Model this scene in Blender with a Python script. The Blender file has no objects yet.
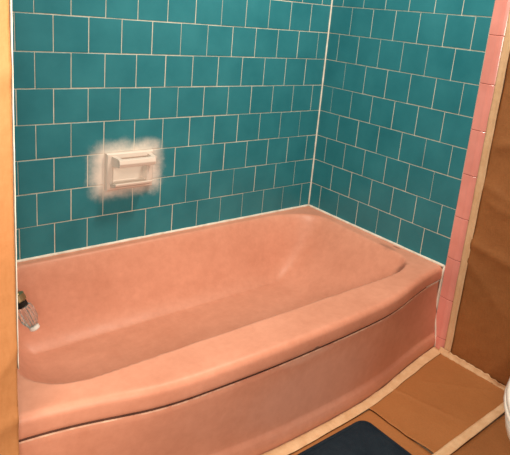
import bpy, bmesh, math, random
from mathutils import Vector, noise, Matrix
random.seed(4)
col = bpy.context.scene.collection
P = 0.11
ZL = 0.435          # height of the first full grout line above the tub
H = 0.325           # tub rim height

# ------------------------------------------------------------------ materials
def S(r, g, b):
    f = lambda c: (c/255/12.92) if c/255 <= .04045 else ((c/255+.055)/1.055)**2.4
    return (f(r), f(g), f(b), 1)

class NT:
    def __init__(s, name, color, rough=.5, spec=.5, metal=0):
        s.m = bpy.data.materials.new(name); s.m.use_nodes = True
        s.t = s.m.node_tree; s.b = s.t.nodes['Principled BSDF']
        s.b.inputs['Base Color'].default_value = color
        s.b.inputs['Roughness'].default_value = rough
        s.b.inputs['Specular IOR Level'].default_value = spec
        s.b.inputs['Metallic'].default_value = metal
        s.c = s.t.nodes.new('ShaderNodeTexCoord')
    def n(s, typ, **k):
        nd = s.t.nodes.new(typ)
        for a, v in k.items(): setattr(nd, a, v)
        return nd
    def l(s, a, b): s.t.links.new(a, b)
    def noise(s, scale, detail=4, rough=.55, stretch=None):
        nd = s.n('ShaderNodeTexNoise'); nd.inputs['Scale'].default_value = scale
        nd.inputs['Detail'].default_value = detail; nd.inputs['Roughness'].default_value = rough
        if stretch:
            mp = s.n('ShaderNodeMapping'); mp.inputs['Scale'].default_value = stretch
            s.l(s.c.outputs['Object'], mp.inputs[0]); s.l(mp.outputs[0], nd.inputs['Vector'])
        else: s.l(s.c.outputs['Object'], nd.inputs['Vector'])
        return nd.outputs['Fac']
    def ramp(s, fac, a, b, c0, c1):
        r = s.n('ShaderNodeValToRGB'); e = r.color_ramp.elements
        e[0].position, e[1].position = a, b; e[0].color, e[1].color = c0, c1
        s.l(fac, r.inputs[0]); return r.outputs[0]
    def mix(s, fac, a, b):
        m = s.n('ShaderNodeMix', data_type='RGBA')
        for v, i in ((fac, 0), (a, 6), (b, 7)):
            if isinstance(v, (float, int, tuple)): m.inputs[i].default_value = v
            else: s.l(v, m.inputs[i])
        return m.outputs[2]
    def math(s, op, a, b=0.0, c=0.0, clamp=False):
        m = s.n('ShaderNodeMath', operation=op, use_clamp=clamp)
        for i, v in enumerate((a, b, c)):
            if isinstance(v, (float, int)): m.inputs[i].default_value = v
            else: s.l(v, m.inputs[i])
        return m.outputs[0]
    def bump(s, fac, strength, dist):
        b = s.n('ShaderNodeBump'); b.inputs['Strength'].default_value = strength
        b.inputs['Distance'].default_value = dist
        s.l(fac, b.inputs['Height']); s.l(b.outputs[0], s.b.inputs['Normal'])
    def color(s, o): s.l(o, s.b.inputs['Base Color'])
    def xyz(s):
        p = s.n('ShaderNodeSeparateXYZ'); s.l(s.c.outputs['Object'], p.inputs[0]); return p.outputs
    def spot(s, cx, cy, cz, rx, ry, rz, soft=.35, nz=.5, nscale=60):
        "1 inside an ellipsoid with ragged edge, 0 outside"
        mp = s.n('ShaderNodeMapping', vector_type='POINT')
        mp.inputs['Location'].default_value = (-cx/rx, -cy/ry, -cz/rz)
        mp.inputs['Scale'].default_value = (1/rx, 1/ry, 1/rz)
        s.l(s.c.outputs['Object'], mp.inputs[0])
        ln = s.n('ShaderNodeVectorMath', operation='LENGTH'); s.l(mp.outputs[0], ln.inputs[0])
        d = s.math('ADD', ln.outputs['Value'], s.math('MULTIPLY_ADD', s.noise(nscale, 3), nz, -nz/2))
        mr = s.n('ShaderNodeMapRange', interpolation_type='SMOOTHSTEP')
        mr.inputs['From Min'].default_value = 1-soft; mr.inputs['From Max'].default_value = 1+soft
        mr.inputs['To Min'].default_value = 1; mr.inputs['To Max'].default_value = 0
        s.l(d, mr.inputs['Value']); return mr.outputs[0]

TEAL_A, TEAL_B = (.024, .195, .240, 1), (.042, .262, .312, 1)
GROUT = (.55, .49, .37, 1)
PAINT = (.86, .76, .67, 1)

def overspray(s):
    o = s.xyz()
    dx = s.math('MAXIMUM', s.math('SUBTRACT', s.math('ABSOLUTE', s.math('ADD', o[0], .905)), .088), 0.0)
    dz = s.math('MAXIMUM', s.math('SUBTRACT', s.math('ABSOLUTE', s.math('SUBTRACT', o[2], .594)), .056), 0.0)
    d = s.math('SQRT', s.math('ADD', s.math('MULTIPLY', s.math('MULTIPLY', dx, dx), .8), s.math('MULTIPLY', dz, dz)))
    d = s.math('ADD', d, s.math('MULTIPLY_ADD', s.noise(20, 4, .6), .060, -.030))
    d = s.math('ADD', d, s.math('MULTIPLY_ADD', s.noise(700, 2), .022, -.011))
    mr = s.n('ShaderNodeMapRange', interpolation_type='SMOOTHSTEP')
    mr.inputs['From Min'].default_value = -.004; mr.inputs['From Max'].default_value = .062
    mr.inputs['To Min'].default_value = .93; mr.inputs['To Max'].default_value = 0
    s.l(d, mr.inputs['Value']); return mr.outputs[0]

def tile_mat(name, spray):
    s = NT(name, TEAL_A, .38, .28)
    c = s.ramp(s.noise(7, 5), .3, .72, TEAL_A, TEAL_B)
    vc = s.n('ShaderNodeVertexColor', layer_name='tone')
    c = s.mix(.16, c, vc.outputs['Color'])
    if spray:
        f = overspray(s); c = s.mix(f, c, PAINT)
        s.l(s.math('MULTIPLY_ADD', f, .35, .38), s.b.inputs['Roughness'])
    s.color(c); s.bump(s.noise(40, 4), .12, .002); return s.m
def grout_mat(name, spray):
    s = NT(name, GROUT, .85, .2)
    c = s.ramp(s.noise(30, 5), .3, .75, (.58, .56, .46, 1), (.82, .78, .66, 1))
    if spray: c = s.mix(overspray(s), c, PAINT)
    s.color(c); s.bump(s.noise(300, 3), .3, .001); return s.m
M = {}
M['tile_s'] = tile_mat('teal_tile_back', True); M['grout_s'] = grout_mat('grout_back', True)
M['tile'] = tile_mat('teal_tile', False); M['grout'] = grout_mat('grout', False)

def pink_mat():
    s = NT('pink_enamel', (.60, .235, .165, 1), .42, .35)
    big = s.ramp(s.noise(3.2, 6, .6, (1, 1.6, 1.6)), .32, .7, (.58, .238, .148, 1), (.78, .355, .240, 1))
    fine = s.ramp(s.noise(38, 6, .7), .35, .75, (.62, .255, .165, 1), (.82, .385, .265, 1))
    c = s.mix(.35, big, fine)
    # worn, dirty scuffs on the rim by the drain-opposite corner and chipped enamel along the lip
    for (cx, cy, cz, rx, ry, rz, st, colr) in (
        (-.050, -.50, .325, .013, .035, .05, .40, (.22, .10, .07, 1)),
        (-.020, -.52, .325, .004, .018, .03, .8, (.12, .06, .045, 1)),
        (-.112, -.61, .30, .020, .035, .03, .7, (.20, .08, .055, 1)),
        (-.72, -.806, .275, .012, .03, .007, .9, (.05, .03, .025, 1)),
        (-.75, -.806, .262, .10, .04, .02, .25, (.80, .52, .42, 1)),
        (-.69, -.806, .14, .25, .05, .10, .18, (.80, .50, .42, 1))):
        f = s.math('MULTIPLY', s.spot(cx, cy, cz, rx, ry, rz, .45, .7, 45), st)
        c = s.mix(f, c, colr)
    s.color(c)
    s.l(s.math('MULTIPLY_ADD', s.noise(14, 5), .3, .3), s.b.inputs['Roughness'])
    s.bump(s.noise(60, 5, .6), .10, .002); return s.m
M['pink'] = pink_mat()
def trim_mat():
    s = NT('pink_trim', (.72, .27, .24, 1), .22, .6)
    s.color(s.ramp(s.noise(9, 4), .3, .7, (.72, .262, .215, 1), (.84, .33, .28, 1))); return s.m
M['trim'] = trim_mat()
M['joint'] = NT('trim_joint', (.30, .10, .07, 1), .9, .2).m
def caulk_mat():
    s = NT('white_caulk', (.85, .78, .68, 1), .45, .4)
    s.color(s.ramp(s.noise(35, 4), .25, .7, (.66, .56, .46, 1), (.9, .84, .75, 1))); s.bump(s.noise(60, 3), .3, .002); return s.m
M['caulk'] = caulk_mat()
def paper_mat(name, a, b, seed=1.0):
    s = NT(name, a, .62, .3)
    c1 = s.ramp(s.noise(2.3*seed, 6, .6), .3, .72, a, b)
    c2 = s.ramp(s.noise(180, 3, .6, (1, 1, .25)), .3, .75, a, b)
    s.color(s.mix(.35, c1, c2))
    s.bump(s.noise(9*seed, 6, .6), .35, .012); return s.m
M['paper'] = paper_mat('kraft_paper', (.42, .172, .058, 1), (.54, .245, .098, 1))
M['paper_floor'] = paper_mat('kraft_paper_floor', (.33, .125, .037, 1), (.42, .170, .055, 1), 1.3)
M['paper_dark'] = paper_mat('kraft_paper_dark', (.25, .092, .027, 1), (.35, .138, .043, 1), 1.7)  # deeper brown kraft tone for the right wall and toilet-side floor sheets
def tape_mat():
    s = NT('masking_tape', (.72, .47, .27, 1), .6, .3)
    s.color(s.ramp(s.noise(22, 6, .65, (1, 1, .4)), .3, .75, (.60, .36, .19, 1), (.78, .54, .33, 1)))
    s.bump(s.noise(70, 4), .5, .003); return s.m
M['tape'] = tape_mat()
def mat_mat():
    s = NT('navy_pile', (.010, .018, .030, 1), .95, .15)
    s.color(s.ramp(s.noise(16, 6, .7), .3, .75, (.009, .018, .030, 1), (.022, .036, .052, 1)))
    s.bump(s.noise(420, 4, .7), .9, .004); return s.m
M['navy'] = mat_mat()
M['dish'] = NT('soap_dish_ceramic', (.74, .64, .56, 1), .35, .45).m
s = NT('toilet_ceramic', (.82, .77, .70, 1), .15, .5); M['ceramic'] = s.m
M['seat'] = NT('toilet_seat_plastic', (.85, .80, .74, 1), .25, .5).m
M['ring_and_gap'] = NT('dark_ring_gap_shade', (.02, .015, .012, 1), .8, .2).m  # near-black for the faucet ring and the painted shade below the toilet seat
M['chrome'] = NT('chrome', (.75, .70, .63, 1), .14, .5, 1).m
M['brass'] = NT('brass_collar', (.68, .46, .24, 1), .3, .5, 1).m
g = NT('clear_acrylic', (.93, .90, .87, 1), .06, .5)
g.b.inputs['Transmission Weight'].default_value = .9; g.b.inputs['IOR'].default_value = 1.49
M['acrylic'] = g.m
def plaster():
    s = NT('wall_plaster', (.62, .52, .40, 1), .9, .2); s.bump(s.noise(60, 4), .2, .002); return s.m
M['plaster'] = plaster()
def floor_mat():
    s = NT('floor_vinyl', (.30, .22, .15, 1), .6, .3)
    s.color(s.ramp(s.noise(12, 5), .3, .7, (.24, .17, .11, 1), (.36, .27, .19, 1))); return s.m
M['floor'] = floor_mat()

# ------------------------------------------------------------------ helpers
def link(name, bm, mats, parent=None, smooth=False, label=None, cat=None, group=None, kind=None):
    me = bpy.data.meshes.new(name)
    bmesh.ops.recalc_face_normals(bm, faces=bm.faces[:])
    bm.to_mesh(me); bm.free()
    o = bpy.data.objects.new(name, me); col.objects.link(o)
    for m in (mats if isinstance(mats, (list, tuple)) else [mats]): me.materials.append(m)
    if smooth:
        for p in me.polygons: p.use_smooth = True
    if parent: o.parent = parent
    if label: o['label'] = label
    if cat: o['category'] = cat
    if group: o['group'] = group
    if kind: o['kind'] = kind
    return o
def empty(name, loc, label, cat, group=None):
    o = bpy.data.objects.new(name, None); col.objects.link(o); o.location = loc
    o['label'] = label; o['category'] = cat
    if group: o['group'] = group
    return o
def box(bm, a, b, mi=0, bev=0, seg=2):
    r = bmesh.ops.create_cube(bm, size=1)
    vs = r['verts']
    for v in vs:
        v.co = Vector([a[i]+(b[i]-a[i])*(v.co[i]+.5) for i in range(3)])
    fs = set(f for v in vs for f in v.link_faces)
    for f in fs: f.material_index = mi
    if bev:
        es = list(set(e for v in vs for e in v.link_edges))
        bmesh.ops.bevel(bm, geom=es, offset=bev, segments=seg, profile=.5, affect='EDGES')
def frame_at(t):
    t = t.normalized(); up = Vector((0, 0, 1)) if abs(t.z) < .9 else Vector((1, 0, 0))
    a = t.cross(up).normalized(); return a, t.cross(a).normalized()
def tube(bm, pts, rad, n=10, mi=0, closed=False):
    pts = [Vector(p) for p in pts]; rings = []
    for i, p in enumerate(pts):
        t = pts[min(i+1, len(pts)-1)]-pts[max(i-1, 0)]
        a, b = frame_at(t); r = rad[i] if isinstance(rad, (list, tuple)) else rad
        rings.append([bm.verts.new(p+a*r*math.cos(2*math.pi*k/n)+b*r*math.sin(2*math.pi*k/n)) for k in range(n)])
    for A, B in zip(rings, rings[1:]):
        for k in range(n):
            bm.faces.new((A[k], A[(k+1) % n], B[(k+1) % n], B[k])).material_index = mi
    for R_ in (rings[0], rings[-1]):
        bm.faces.new(R_).material_index = mi
def loft(bm, rings, cap0=True, cap1=True, mi=0):
    rs = [[bm.verts.new(p) for p in r] for r in rings]; n = len(rs[0])
    for A, B in zip(rs, rs[1:]):
        for k in range(n): bm.faces.new((A[k], A[(k+1) % n], B[(k+1) % n], B[k])).material_index = mi
    if cap0: bm.faces.new(rs[0]).material_index = mi
    if cap1: bm.faces.new(rs[-1]).material_index = mi
def interp(tab, x):
    if x <= tab[0][0]: return tab[0][1]
    for (a, u), (b, v) in zip(tab, tab[1:]):
        if x <= b:
            t = (x-a)/(b-a); return u+(v-u)*t
    return tab[-1][1]
def smooth_tab(tab, w=.11):
    return lambda x: sum(interp(tab, x+w*k/4) for k in range(-4, 5))/9

# ------------------------------------------------------------------ tiled walls
def tiles(name, frame, length, first, last_z, mats, solid, x_lo=0.0):
    """frame(u, v, d): u along the wall from the corner, v height, d out of the wall.
    first(k) = u of the first joint in row k.  solid = box corners of the wall body."""
    bm = bmesh.new(); tone = bm.loops.layers.color.new('tone')
    box(bm, *solid, mi=1)
    k = -1
    while ZL+P*k < last_z:
        z0, z1 = ZL+P*k, min(ZL+P*(k+1), last_z)
        us = [0.0]; u = first(k)
        while u < length-.012:
            if u > .02: us.append(u)
            u += P
        us.append(length)
        for a, b in zip(us, us[1:]):
            g = .0015
            A, B, C0, D = a+g, b-g, z0+g, z1-g
            if k == -1: C0 = z0-.004
            if B-A < .006 or D-C0 < .006: continue
            e = .0012; tk = random.uniform(.0, .0004)
            tl = [random.uniform(-.00035, .00035) for _ in range(4)]
            j = [random.uniform(-.0006, .0006) for _ in range(4)]
            A += j[0]; B += j[1]; C0 += j[2]; D += j[3]
            base = [frame(*q, -.0016) for q in ((A, C0), (B, C0), (B, D), (A, D))]
            mid = [frame(*q, -.0003) for q in ((A, C0), (B, C0), (B, D), (A, D))]
            top = [frame(*q, tk+t) for q, t in zip(((A+e, C0+e), (B-e, C0+e), (B-e, D-e), (A+e, D-e)), tl)]
            vs = [[bm.verts.new(p) for p in r] for r in (base, mid, top)]
            sh = random.random(); cc = (.015+.03*sh, .19+.10*sh, .23+.11*sh, 1)
            fs = [bm.faces.new(vs[2])]
            for r in (0, 1):
                for q in range(4):
                    fs.append(bm.faces.new((vs[r][q], vs[r][(q+1) % 4], vs[r+1][(q+1) % 4], vs[r+1][q])))
            for f in fs:
                f.material_index = 0
                for lp in f.loops: lp[tone] = cc
        k += 1
    return link(name, bm, mats, kind='structure')
TOP = 2.35
tiles('wall_back', lambda u, v, d: (-u, -d, v), 1.512, lambda k: P/2 if k % 2 else P, TOP, [M['tile_s'], M['grout_s']],
      ((-1.5134, .0014, 0), (.12, .12, TOP)))
tiles('wall_right', lambda u, v, d: (-d, -u, v), .727, lambda k: .588*P if k % 2 else .088*P, TOP, [M['tile'], M['grout']],
      ((.0014, -2.3, 0), (.12, 0, TOP)))
tiles('wall_left', lambda u, v, d: (-1.512+d, -u, v), .795, lambda k: P/2 if k % 2 else P, TOP, [M['tile'], M['plaster']],
      ((-2.3, -.8, 0), (-1.5134, .12, TOP)))
bm = bmesh.new(); box(bm, (-2.3, -2.3, -.06), (.12, .12, 0)); link('floor', bm, M['floor'], kind='structure')
bm = bmesh.new(); box(bm, (-2.3, -2.3, TOP), (.12, .12, TOP+.06)); link('ceiling', bm, M['plaster'], kind='structure')

# pink bullnose edge trim, one mesh of 15 cm pieces with dark joints
bm = bmesh.new()
prof = [(.0, .0016), (-.0045, .0012), (-.0055, .003), (-.0065, .012), (-.0082, .028), (-.0092, .033), (-.0088, .038), (-.0070, .045), (-.0040, .052), (-.0010, .0575), (.010, .0590), (.0125, .0590)]
zs = [0.006, .055]
while zs[-1] < TOP-.16: zs.append(zs[-1]+.1565)
zs.append(TOP-.002)
for a, b in zip(zs, zs[1:]):
    g = .0008
    rings = []
    for z, inn in ((a+g, .0012), (a+g+.0012, 0), (b-g-.0012, 0), (b-g, .0012)):
        rings.append([(.0014+min(x, 0)+inn if x < 0 else x*.0+.0014, -.7275-y, z) for x, y in prof])
    loft(bm, rings)
for z in zs[1:-1]:
    box(bm, (-.0015, -.785, z-.0014), (.0013, -.729, z+.0014), 1)
link('trim_1', bm, [M['trim'], M['joint']], kind='structure')

# caulk beads: named as trim of the room
def bead(name, pts, r):
    bm = bmesh.new(); P2 = []
    for a, b in zip(pts, pts[1:]):
        n = max(2, int((Vector(b)-Vector(a)).length/.02))
        for i in range(n): P2.append(Vector(a).lerp(Vector(b), i/n))
    P2.append(Vector(pts[-1]))
    rr = [r*(1+.28*noise.noise(p*25)) for p in P2]
    tube(bm, P2, rr, 8); return link(name, bm, M['caulk'], smooth=True, kind='structure')

# ------------------------------------------------------------------ bathtub
lip = smooth_tab([(-1.6, -.715), (-1.49, -.723), (-1.39, -.738), (-1.32, -.756), (-1.25, -.778), (-1.17, -.796), (-.95, -.806), (-.84, -.808), (-.62, -.805), (-.43, -.797), (-.34, -.787), (-.25, -.765), (-.17, -.745), (-.09, -.730), (-.03, -.722), (.1, -.716)], .07)
toe = smooth_tab([(-1.6, -.73), (-1.49, -.738), (-1.3, -.757), (-1.1, -.79), (-.87, -.814), (-.64, -.818), (-.45, -.812), (-.36, -.800), (-.25, -.779), (-.12, -.758), (-.044, -.750), (.1, -.735)], .08)
OX0, OX1, OY0, OY1 = -1.452, -.042, -.682, -.034
def rbox(x, y):
    "inside distance to the rounded basin opening, corner radius by quadrant"
    cx, cy = (OX0+OX1)/2, (OY0+OY1)/2
    R = .17 if (x > cx and y < cy) else (.15 if x > cx else .14)
    qx, qy = abs(x-cx)-(OX1-OX0)/2+R, abs(y-cy)-(OY1-OY0)/2+R
    return -(math.hypot(max(qx, 0), max(qy, 0))+min(max(qx, qy), 0)-R)
def smax0(t, k): return .5*(t+math.sqrt(t*t+k*k))
def smin1(t, k):
    return 1-smax0(1-t, k)
def depth(x, y):
    # steep sides, a long sloping back-rest at the right end
    wr, wl, wb, wf, p = .27, .17, .145, .10, 2.1
    e = [max(0, 1-d/w_) for d, w_ in ((OX1-x, wr), (x-OX0, wl), (OY1-y, wb), (y-OY0, wf))]
    te = 1-sum(q**p for q in e)**(1/p)
    te = te*1.55
    tb = rbox(x, y)/.065
    k = .10
    t = .5*(te+tb-math.sqrt((te-tb)**2+k*k))
    soft = min(1, max(0, (y+.45)/.35)); kt = .10+.16*soft
    t = smin1(smax0(t-.02, kt), .62)
    fade = min(1, max(0, (OY0-y+.02)/.03))
    return max(0, t*(1-fade))*(.262+.012*((OX1-x)/1.4))
def rim_z(x, y): return H-depth(x, y)
bm = bmesh.new()
NX, NY = 260, 150
xs = [-1.510+1.5085*i/NX for i in range(NX+1)]
cols = []
RR = .020
for x in xs:
    yf = lip(x); c = []
    y_in = yf+RR
    for j in range(NY+1):
        y = -.0015+(y_in+.0015)*j/NY
        c.append((x, y, rim_z(x, y)))
    z0 = rim_z(x, y_in)
    for a in range(1, 8):
        th = math.pi/2*a/7
        c.append((x, y_in-RR*math.sin(th), z0-RR*(1-math.cos(th))))
    zb = H-.050
    for z in (H-.030, H-.040, zb+.004): c.append((x, yf-.0015+.001*0, z))
    c += [(x, yf+.001, zb+.0005), (x, yf+.005, zb-.001), (x, yf+.014, zb+.001), (x, yf+.0150, zb-.003)]
    # the apron: faint swell, undercut towards the floor, then the toe
    yt = toe(x); ya = yf+.006
    c += [(x, ya+.0020, zb-.0045), (x, ya+.0012, zb-.0105), (x, ya-.0008, zb-.0135)]
    rec = .013
    for k in range(1, 13):
        t = k/12; z = zb-.0135+(.066-(zb-.0135))*t
        w = t*t*(3-2*t)
        c.append((x, (ya)*(1-w)+(yt+rec)*w, z))
    for k in range(1, 8):
        t = k/7; w = t*t*(3-2*t)
        c.append((x, yt+rec-(rec-.002)*w, .066-(.066-.042)*t))
    c += [(x, yt, .038), (x, yt, .02), (x, yt+.001, .0005)]
    cols.append([bm.verts.new(p) for p in c])
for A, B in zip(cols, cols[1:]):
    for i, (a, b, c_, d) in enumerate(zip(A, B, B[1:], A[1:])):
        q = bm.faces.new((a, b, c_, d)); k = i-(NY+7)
        if 5 <= k <= 8: q.material_index = 1      # seam grime, with the rim's shadow painted into the same dark colour
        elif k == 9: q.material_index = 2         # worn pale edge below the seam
# closing sides and underside so the tub is a solid
for cc in (cols[0], cols[-1]):
    x = cc[0].co.x
    lowest = [bm.verts.new((x, v.co.y, .0005)) for v in cc[:NY+1]]
    for a, b, c_, d in zip(cc, cc[1:NY+1], lowest[1:], lowest): bm.faces.new((a, b, c_, d))
    fan = [lowest[-1]]+cc[NY:]
    bm.faces.new(fan)
bk = [bm.verts.new((c[0].co.x, -.0015, .0005)) for c in cols]
for i in range(NX): bm.faces.new((cols[i][0], cols[i+1][0], bk[i+1], bk[i]))
tub = empty('bathtub', (-.75, -.4, 0), 'built-in pink enamelled bathtub with bowed front in the tiled alcove', 'bathtub')
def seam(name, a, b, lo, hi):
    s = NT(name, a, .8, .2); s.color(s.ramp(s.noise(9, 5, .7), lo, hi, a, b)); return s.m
o = link('tub_body', bm, [M['pink'], seam('seam_grime_shade', (.05, .022, .015, 1), (.20, .08, .055, 1), .35, .7), seam('seam_worn_edge', (.64, .27, .18, 1), (.95, .68, .50, 1), .42, .62)], smooth=True)
o.parent = tub; o.matrix_parent_inverse = Matrix.Translation(tub.location).inverted()
def child(o, root):
    o.parent = root; o.matrix_parent_inverse = Matrix.Translation(root.location).inverted(); return o
bead('trim_2', [(-1.512, -.003, H+.002), (-.002, -.003, H+.002)], .0052)
bead('trim_3', [(-.003, -.002, H+.002), (-.003, lip(0)-.004, H+.002)], .0052)
bead('trim_4', [(-.002, -.002, H+.006), (-.002, -.002, TOP-.004)], .0036)
bead('trim_5', [(-.003, lip(0)-.003, H+.003), (-.003, lip(0)-.001, .262), (-.003, lip(0)+.000, .15), (-.003, toe(0)+.004, .06), (-.003, toe(0)-.003, .004)], .0042)
bead('trim_6', [(-.004, lip(0)+.003, H-.053), (-.03, lip(-.03)+.002, H-.0535), (-.06, lip(-.06)+.003, H-.054), (-.10, lip(-.10)+.005, H-.0545)], .0022)

# ------------------------------------------------------------------ soap dish
dish = empty('soap_dish', (-.90, 0, .525), 'white ceramic soap dish on the teal tile wall, ringed by white overspray', 'soap dish')
X0, X1, Z0, Z1 = -.987, -.812, .526, .657
bm = bmesh.new()
# plate as a frame with bevelled rim around a hollow
def rect(x0, x1, z0, z1, y): return [(x0, y, z0), (x1, y, z0), (x1, y, z1), (x0, y, z1)]
loft(bm, [rect(X0, X1, Z0, Z1, -.0005), rect(X0+.0015, X1, Z0, Z1, -.012), rect(X0+.004, X1-.004, Z0+.004, Z1-.004, -.0165),
          rect(X0+.020, X1-.020, Z0+.018, Z1-.016, -.0185), rect(X0+.024, X1-.024, Z0+.022, Z1-.020, -.017),
          rect(X0+.032, X1-.032, Z0+.032, Z1-.028, -.001)])
child(link('back_plate', bm, M['dish']), dish)
# tray: sloped shelf with raised front lip and side cheeks
def prism(bm, poly, x0, x1, bev=.0016):
    vs = [[bm.verts.new((x, y, z)) for y, z in poly] for x in (x0, x1)]
    n = len(poly); fs = [bm.faces.new(vs[0]), bm.faces.new(vs[1])]
    for k in range(n): fs.append(bm.faces.new((vs[0][k], vs[0][(k+1) % n], vs[1][(k+1) % n], vs[1][k])))
    es = list(set(e for f in fs for e in f.edges))
    bmesh.ops.bevel(bm, geom=es, offset=bev, segments=2, profile=.5, affect='EDGES')
bm = bmesh.new()
prism(bm, [(-.010, .536), (-.045, .545), (-.060, .553), (-.062, .561), (-.055, .562), (-.044, .556), (-.010, .552)], -.974, -.838)
child(link('tray', bm, M['dish']), dish)
bm = bmesh.new()
prism(bm, [(-.038, .622), (-.046, .614), (-.061, .618), (-.065, .630), (-.060, .643), (-.048, .645), (-.038, .636)], -.962, -.828)
child(link('grab_bar', bm, M['dish']), dish)
for xa in (-.972, -.836):
    bm = bmesh.new()
    # arm: wide root on the plate narrowing to the bar
    w = .016
    rings = []
    for t in (0, .33, .66, 1):
        y = -.009-.045*t; zc = .630+.001*t; hh = .019-.006*t
        xo = xa+(.012 if xa < -.9 else -.002)*t
        rings.append([(xo, y, zc-hh), (xo+w, y, zc-hh), (xo+w, y, zc+hh), (xo, y, zc+hh)])
    loft(bm, rings); child(link('arm', bm, M['dish']), dish)

# ------------------------------------------------------------------ faucet
fa = empty('faucet', (-1.5, -.42, .44), 'tub faucet with clear acrylic handle, half hidden behind the papered wall end', 'faucet')
bm = bmesh.new(); tube(bm, [(-1.511, -.42, .452), (-1.506, -.42, .452), (-1.500, -.42, .452), (-1.496, -.42, .452)], [.034, .034, .028, .016], 24)
child(link('escutcheon', bm, M['chrome'], smooth=True), fa)
bm = bmesh.new(); tube(bm, [(-1.502, -.42, .452), (-1.44, -.42, .452), (-1.41, -.42, .450), (-1.398, -.42, .444)], [.014, .014, .0145, .010], 18)
child(link('stem', bm, M['chrome'], smooth=True), fa)
hA, hB = Vector((-1.397, -.420, .438)), Vector((-1.362, -.445, .345))
ax = hB-hA
bm = bmesh.new(); tube(bm, [hA-ax*.04, hA, hA+ax*.16, hA+ax*.2], [.009, .016, .017, .012], 16)
child(link('collar', bm, M['brass'], smooth=False, label='brass coloured collar'), fa)
bm = bmesh.new(); tube(bm, [hA+ax*.19, hA+ax*.34], [.0135, .0135], 16)
child(link('seal_ring', bm, M['ring_and_gap'], label='dark ring'), fa)
bm = bmesh.new()
a_, b_ = frame_at(ax); rings = []
for t, r in ((.30, .012), (.36, .019), (.52, .022), (.70, .021), (.82, .016), (.90, .012)):
    rings.append([hA+ax*t+(a_*math.cos(k*math.pi/10)+b_*math.sin(k*math.pi/10))*r*(1 if k % 2 else .84) for k in range(20)])
loft(bm, rings); hd = child(link('handle', bm, M['acrylic'], label='clear faceted acrylic handle'), fa)
bm = bmesh.new(); tube(bm, [hA+ax*.86, hA+ax*.90, hA+ax*.98, hA+ax*1.01], [.008, .0125, .0125, .009], 16)
child(link('handle_cap', bm, M['seat'], smooth=False, label='white end cap'), fa)

# ------------------------------------------------------------------ masking paper
def sheet(name, f, nu, nv, mat, label, group=None, amp=.004, creases=(), seed=0, cat='masking paper', thick=.0012, sc=3.5):
    """f(u,v)->(point, normal); creases: (u0,v0,u1,v1,height,width) in 0..1 sheet coordinates"""
    bm = bmesh.new(); G = []
    for i in range(nu+1):
        row = []
        for j in range(nv+1):
            u, v = i/nu, j/nv; p, n = f(u, v); p = Vector(p); n = Vector(n)
            q = p*sc+Vector((seed, seed*.7, 0))
            h = amp*(1-abs(noise.noise(q)))*.8+amp*.5*(1-abs(noise.noise(q*2.7)))
            for (a, b, c, d, hh, w) in creases:
                L2 = (c-a)**2+(d-b)**2; t = max(0, min(1, ((u-a)*(c-a)+(v-b)*(d-b))/L2))
                dd = math.hypot(u-a-t*(c-a), v-b-t*(d-b))+.006*noise.noise(q*4)
                h += hh*math.exp(-(max(dd, 0)/w)**1.2)*(1-.6*t)
            row.append(bm.verts.new(p+n*(h+thick)))
        G.append(row)
    for i in range(nu):
        for j in range(nv): bm.faces.new((G[i][j], G[i+1][j], G[i+1][j+1], G[i][j+1]))
    o = link(name, bm, mat, smooth=True, label=label, cat=cat, group=group)
    m = o.modifiers.new('thickness', 'SOLIDIFY'); m.thickness = thick*.8; m.offset = 0
    return o
# right wall sheet
def fr(u, v): return ((.0014-.0015, -.812-1.45*u, .012+2.2*v), (-1, 0, 0))
sheet('masking_paper', fr, 150, 230, M['paper_dark'], 'brown kraft paper sheet taped over the wall right of the pink trim', amp=.0045, seed=3,
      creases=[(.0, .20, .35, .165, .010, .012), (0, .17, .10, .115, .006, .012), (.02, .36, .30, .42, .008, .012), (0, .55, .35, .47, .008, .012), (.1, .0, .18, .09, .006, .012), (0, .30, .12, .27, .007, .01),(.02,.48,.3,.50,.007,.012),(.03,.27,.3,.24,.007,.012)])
# left wall end sheet (faces the camera, wraps at the tile edge)
def fl(u, v): return ((-2.28+(.768+.010*min(1, v*1.2))*u, -.8012, .004+2.3*v), (0, -1, 0))
sheet('masking_paper', fl, 170, 230, M['paper'], 'pale brown kraft paper sheet covering the wall end at the left edge', amp=.005, seed=9,
      creases=[(1.0, .235, .93, .20, .007, .01), (1, .17, .90, .16, .006, .008), (1, .13, .9, .11, .006, .01), (.93, .33, 1, .30, .006, .012), (1, .45, .92, .43, .005, .01), (.9, .05, 1, .09, .007, .01)])
outer = smooth_tab([(-1.5, -.80), (-1.2, -.825), (-.8, -.853), (-.48, -.846), (-.41, -.836), (-.3, -.822), (-.2, -.806), (-.05, -.787), (.1, -.775)], .06)
# floor sheets
def fq(x0, x1, y0, y1, z): return lambda u, v: ((x0+(x1-x0)*u, y0+(y1-y0)*v, z), (0, 0, 1))
def torn(u, v):
    xl0 = -.487; y = min(-.765, (outer(-.487+.481*u)+.010))*(1-v)-1.078*v; xl = -.487+.012*noise.noise(Vector((y*14, 3, 0)))+(.03*max(0, v-.6))
    lift = .004*math.exp(-(u/.045)**2)*(.45+.55*noise.noise(Vector((v*5, 7, 1)))**2*2)
    return ((xl+(-.006-xl)*u, y, .0028+lift), (0, 0, 1))
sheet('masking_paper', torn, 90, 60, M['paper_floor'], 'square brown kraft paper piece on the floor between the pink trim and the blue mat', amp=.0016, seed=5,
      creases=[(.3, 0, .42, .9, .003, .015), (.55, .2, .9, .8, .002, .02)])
sheet('masking_paper', fq(-1.50, -.48, -.845, -1.095, .0002), 90, 40, M['paper_floor'], 'brown kraft paper strip on the floor beneath the blue mat', amp=.0015, seed=11)
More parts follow.
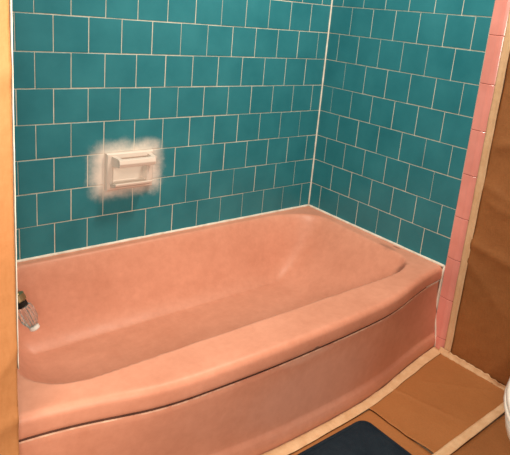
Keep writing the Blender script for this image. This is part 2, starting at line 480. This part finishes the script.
sheet('masking_paper', fq(-1.50, -.006, -1.098, -2.25, .0002), 90, 70, M['paper_dark'], 'brown kraft paper sheet on the floor around the white toilet', amp=.0015, seed=15,
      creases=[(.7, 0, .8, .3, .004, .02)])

# ------------------------------------------------------------------ tape
def strip(name, L, R_, n, m, lift, mat, label, seed=0, ridge=.0, rip=.002, off=Vector((0, 0, 0))):
    "ribbon between two edge polylines (functions of t)"
    bm = bmesh.new(); G = []
    for i in range(n+1):
        t = i/n; a, b = Vector(L(t)), Vector(R_(t)); row = []
        ra = rip*noise.noise(Vector((t*23+seed, 1, 0))); rb = rip*noise.noise(Vector((t*19+seed, 5, 0)))
        d = (b-a).normalized(); a = a-d*ra; b = b+d*rb
        for j in range(m+1):
            s_ = j/m; p = a.lerp(b, s_); nz = ridge*noise.noise(p*38+Vector((seed, 0, 0)))
            row.append(bm.verts.new(p+lift(t, s_)+lift(t, s_).normalized()*abs(nz)))
        G.append(row)
    for i in range(n):
        for j in range(m): bm.faces.new((G[i][j], G[i+1][j], G[i+1][j+1], G[i][j+1]))
    o = link(name, bm, mat, smooth=True, label=label, cat='tape')
    q = o.modifiers.new('thickness', 'SOLIDIFY'); q.thickness = .0005; q.offset = 0
    return o
up = lambda h: (lambda t, s_: Vector((0, 0, h)))
# along the tub foot
strip('masking_tape', lambda t: (-1.49+1.482*t, toe(-1.49+1.482*t)-.002, 0), lambda t: (-1.49+1.482*t, outer(-1.49+1.482*t), 0), 150, 8,
      lambda t, s_: Vector((0, 0, .0085+.003*(1-s_)**3)), M['tape'], 'wide beige masking tape strip along the foot of the pink tub', 2, .0015)
# down the pink trim
strip('masking_tape', lambda t: (0, -.7875, .02+2.31*t), lambda t: (0, -.815, .02+2.31*t), 260, 6,
      lambda t, s_: Vector((-.0105-.0015*math.sin(s_*9), 0, 0)), M['tape'], 'vertical beige masking tape between the pink trim and the brown paper', 4, .0012)
# along floor/wall corner
strip('masking_tape', lambda t: (0, -.772-.358*t, .026-.004*t), lambda t: (0, -.772-.358*t, .004), 70, 5,
      lambda t, s_: Vector((-.011-.010*(s_**2)-.010*math.exp(-((t-.66)/.08)**2)*(1-s_), 0, 0)), M['tape'], 'crumpled beige masking tape where the papered right wall meets the floor', 6, .004, .006)
# floor seam
strip('masking_tape', lambda t: (-1.2+1.19*t, -1.066-.022*(1-t), 0), lambda t: (-1.2+1.19*t, -1.092-.032*(1-t), 0), 90, 5,
      up(.0095), M['tape'], 'straight beige masking tape across the floor paper seam by the toilet', 8, .001)
# thin pale edge tape on the left wall end
strip('masking_tape', lambda t: (-1.511+.010*t, -.797, .5+1.84*t), lambda t: (-1.511+.010*t, -.811, .5+1.84*t), 120, 3,
      lambda t, s_: Vector((.0035+.0015*t, 0, 0)), M['caulk'], 'thin off-white tape edge between the left paper and the teal tiles', 10, .0006, .001)

# ------------------------------------------------------------------ bath mat
bm = bmesh.new()
mx0, mx1, my0, my1, R = -1.30, -.542, -1.22, -.868, .035
def rrect(ins, z, n=8):
    pts = []; r = R-ins*.5
    for cx, cy, a0 in ((mx1-R, my1-R, 0), (mx0+R, my1-R, 90), (mx0+R, my0+R, 180), (mx1-R, my0+R, 270)):
        for k in range(n+1):
            a = math.radians(a0+90*k/n); pts.append((cx+(r-ins*.5)*math.cos(a), cy+(r-ins*.5)*math.sin(a), z))
    return pts
B0 = .0070
loft(bm, [rrect(0, B0), rrect(0, B0+.007), rrect(.004, B0+.011), rrect(.012, B0+.0125), rrect(.014, B0+.0105), rrect(.02, B0+.013), rrect(.034, B0+.0135)])
link('bath_mat', bm, M['navy'], label='dark navy blue bath mat with rounded corners on the papered floor beside the tub', cat='bath mat')

# ------------------------------------------------------------------ toilet
TY = -1.446
to = empty('toilet', (-.45, TY, 0), 'white toilet at the right edge with its lid down', 'toilet')
def egg(cx, rx_f, rx_b, ry, z, n=48, y=TY):
    out = []
    for k in range(n):
        a = 2*math.pi*k/n; c, s_ = math.cos(a), math.sin(a)
        out.append((cx-(rx_f if c > 0 else rx_b)*c, y+ry*s_, z))
    return out
bm = bmesh.new()
loft(bm, [egg(-.40, .20, .22, .115, .009), egg(-.40, .20, .22, .112, .04), egg(-.40, .19, .22, .095, .12), egg(-.42, .21, .22, .11, .22), egg(-.46, .25, .24, .155, .31),
          egg(-.48, .272, .26, .178, .36), egg(-.48, .278, .26, .183, .385), egg(-.48, .272, .255, .178, .392)])
child(link('bowl', bm, M['ceramic'], smooth=True), to)
bm = bmesh.new(); loft(bm, [egg(-.48, .274, .25, .180, .391), egg(-.48, .274, .25, .180, .401)])
child(link('seat_gap_shade', bm, M['ring_and_gap'], label='dark filler painted as the shaded gap under the seat'), to)  # dark solid between bowl and seat, the gap's shade put in as colour
bm = bmesh.new(); loft(bm, [egg(-.48, .280, .24, .186, .4005), egg(-.48, .284, .24, .190, .406), egg(-.48, .280, .24, .186, .414)])
child(link('seat', bm, M['seat'], smooth=True), to)
bm = bmesh.new(); loft(bm, [egg(-.48, .276, .24, .184, .4135), egg(-.48, .282, .24, .188, .420), egg(-.48, .276, .235, .182, .430), egg(-.48, .22, .19, .14, .436), egg(-.48, .05, .05, .03, .438)])
child(link('lid', bm, M['seat'], smooth=True), to)
bm = bmesh.new(); box(bm, (-.205, TY-.22, .37), (-.012, TY+.22, .72), bev=.02, seg=3)
child(link('tank', bm, M['ceramic'], smooth=False), to)
bm = bmesh.new(); box(bm, (-.215, TY-.23, .72), (-.010, TY+.23, .755), bev=.01, seg=3)
child(link('tank_lid', bm, M['ceramic']), to)
bm = bmesh.new(); tube(bm, [(-.205, TY+.16, .66), (-.225, TY+.16, .66)], .012, 14); tube(bm, [(-.222, TY+.16, .66), (-.224, TY+.09, .652)], [.007, .009], 10)
child(link('flush_lever', bm, M['chrome'], smooth=True, label='chrome lever'), to)

# ------------------------------------------------------------------ light
def area(name, loc, target, size, power, color, sy=None):
    l = bpy.data.lights.new(name, 'AREA'); l.energy = power; l.color = color; l.size = size
    if sy: l.shape = 'RECTANGLE'; l.size_y = sy
    o = bpy.data.objects.new(name, l); col.objects.link(o); o.location = loc
    o.rotation_euler = (Vector(target)-Vector(loc)).to_track_quat('-Z', 'Y').to_euler(); return o
area('ceiling_light', (-.40, -.72, 2.25), (-.9, -.4, .5), .20, 27, (1, .87, .72))
area('front_fill_light', (-1.77, -1.80, 1.10), (-1.45, -.3, .6), .20, 16, (1, .87, .72))  # unseen fill lamp by the camera, added to brighten the tub apron
area('left_fill_light', (-1.8, -1.2, 1.5), (-1.4, 0, .8), .25, 12, (1, .87, .72))  # unseen fill lamp, added on the left to lift the papered wall end
w = bpy.data.worlds.new('world'); bpy.context.scene.world = w; w.use_nodes = True
w.node_tree.nodes['Background'].inputs[0].default_value = (1, .90, .80, 1)
w.node_tree.nodes['Background'].inputs[1].default_value = .33

# ------------------------------------------------------------------ camera
yaw, pitch, roll = .70238475, -.26454928, .09167242
f, px, py = 573.132, 263.296, 166.442
cy, sy, cp, sp = math.cos(yaw), math.sin(yaw), math.cos(pitch), math.sin(pitch)
F = Vector((sy*cp, cy*cp, sp)); Rv = Vector((cy, -sy, 0)); U = Rv.cross(F)
c, s_ = math.cos(roll), math.sin(roll)
R2, U2 = Rv*c+U*s_, U*c-Rv*s_
cd = bpy.data.cameras.new('camera'); co = bpy.data.objects.new('camera', cd); col.objects.link(co)
co.matrix_world = Matrix(((R2.x, U2.x, -F.x, -1.77365), (R2.y, U2.y, -F.y, -1.75249), (R2.z, U2.z, -F.z, .72623+.435), (0, 0, 0, 1)))
cd.sensor_width = 36; cd.lens = f*36/510
cd.shift_x = (255-px)/510; cd.shift_y = (py-227.5)/510
cd.clip_start = .02
sc = bpy.context.scene; sc.camera = co
sc.view_settings.view_transform = 'Standard'; sc.view_settings.look = 'None'
sc.view_settings.gamma = 1; sc.view_settings.exposure = 0
try: sc.view_settings.use_curve_mapping = False
except Exception: pass
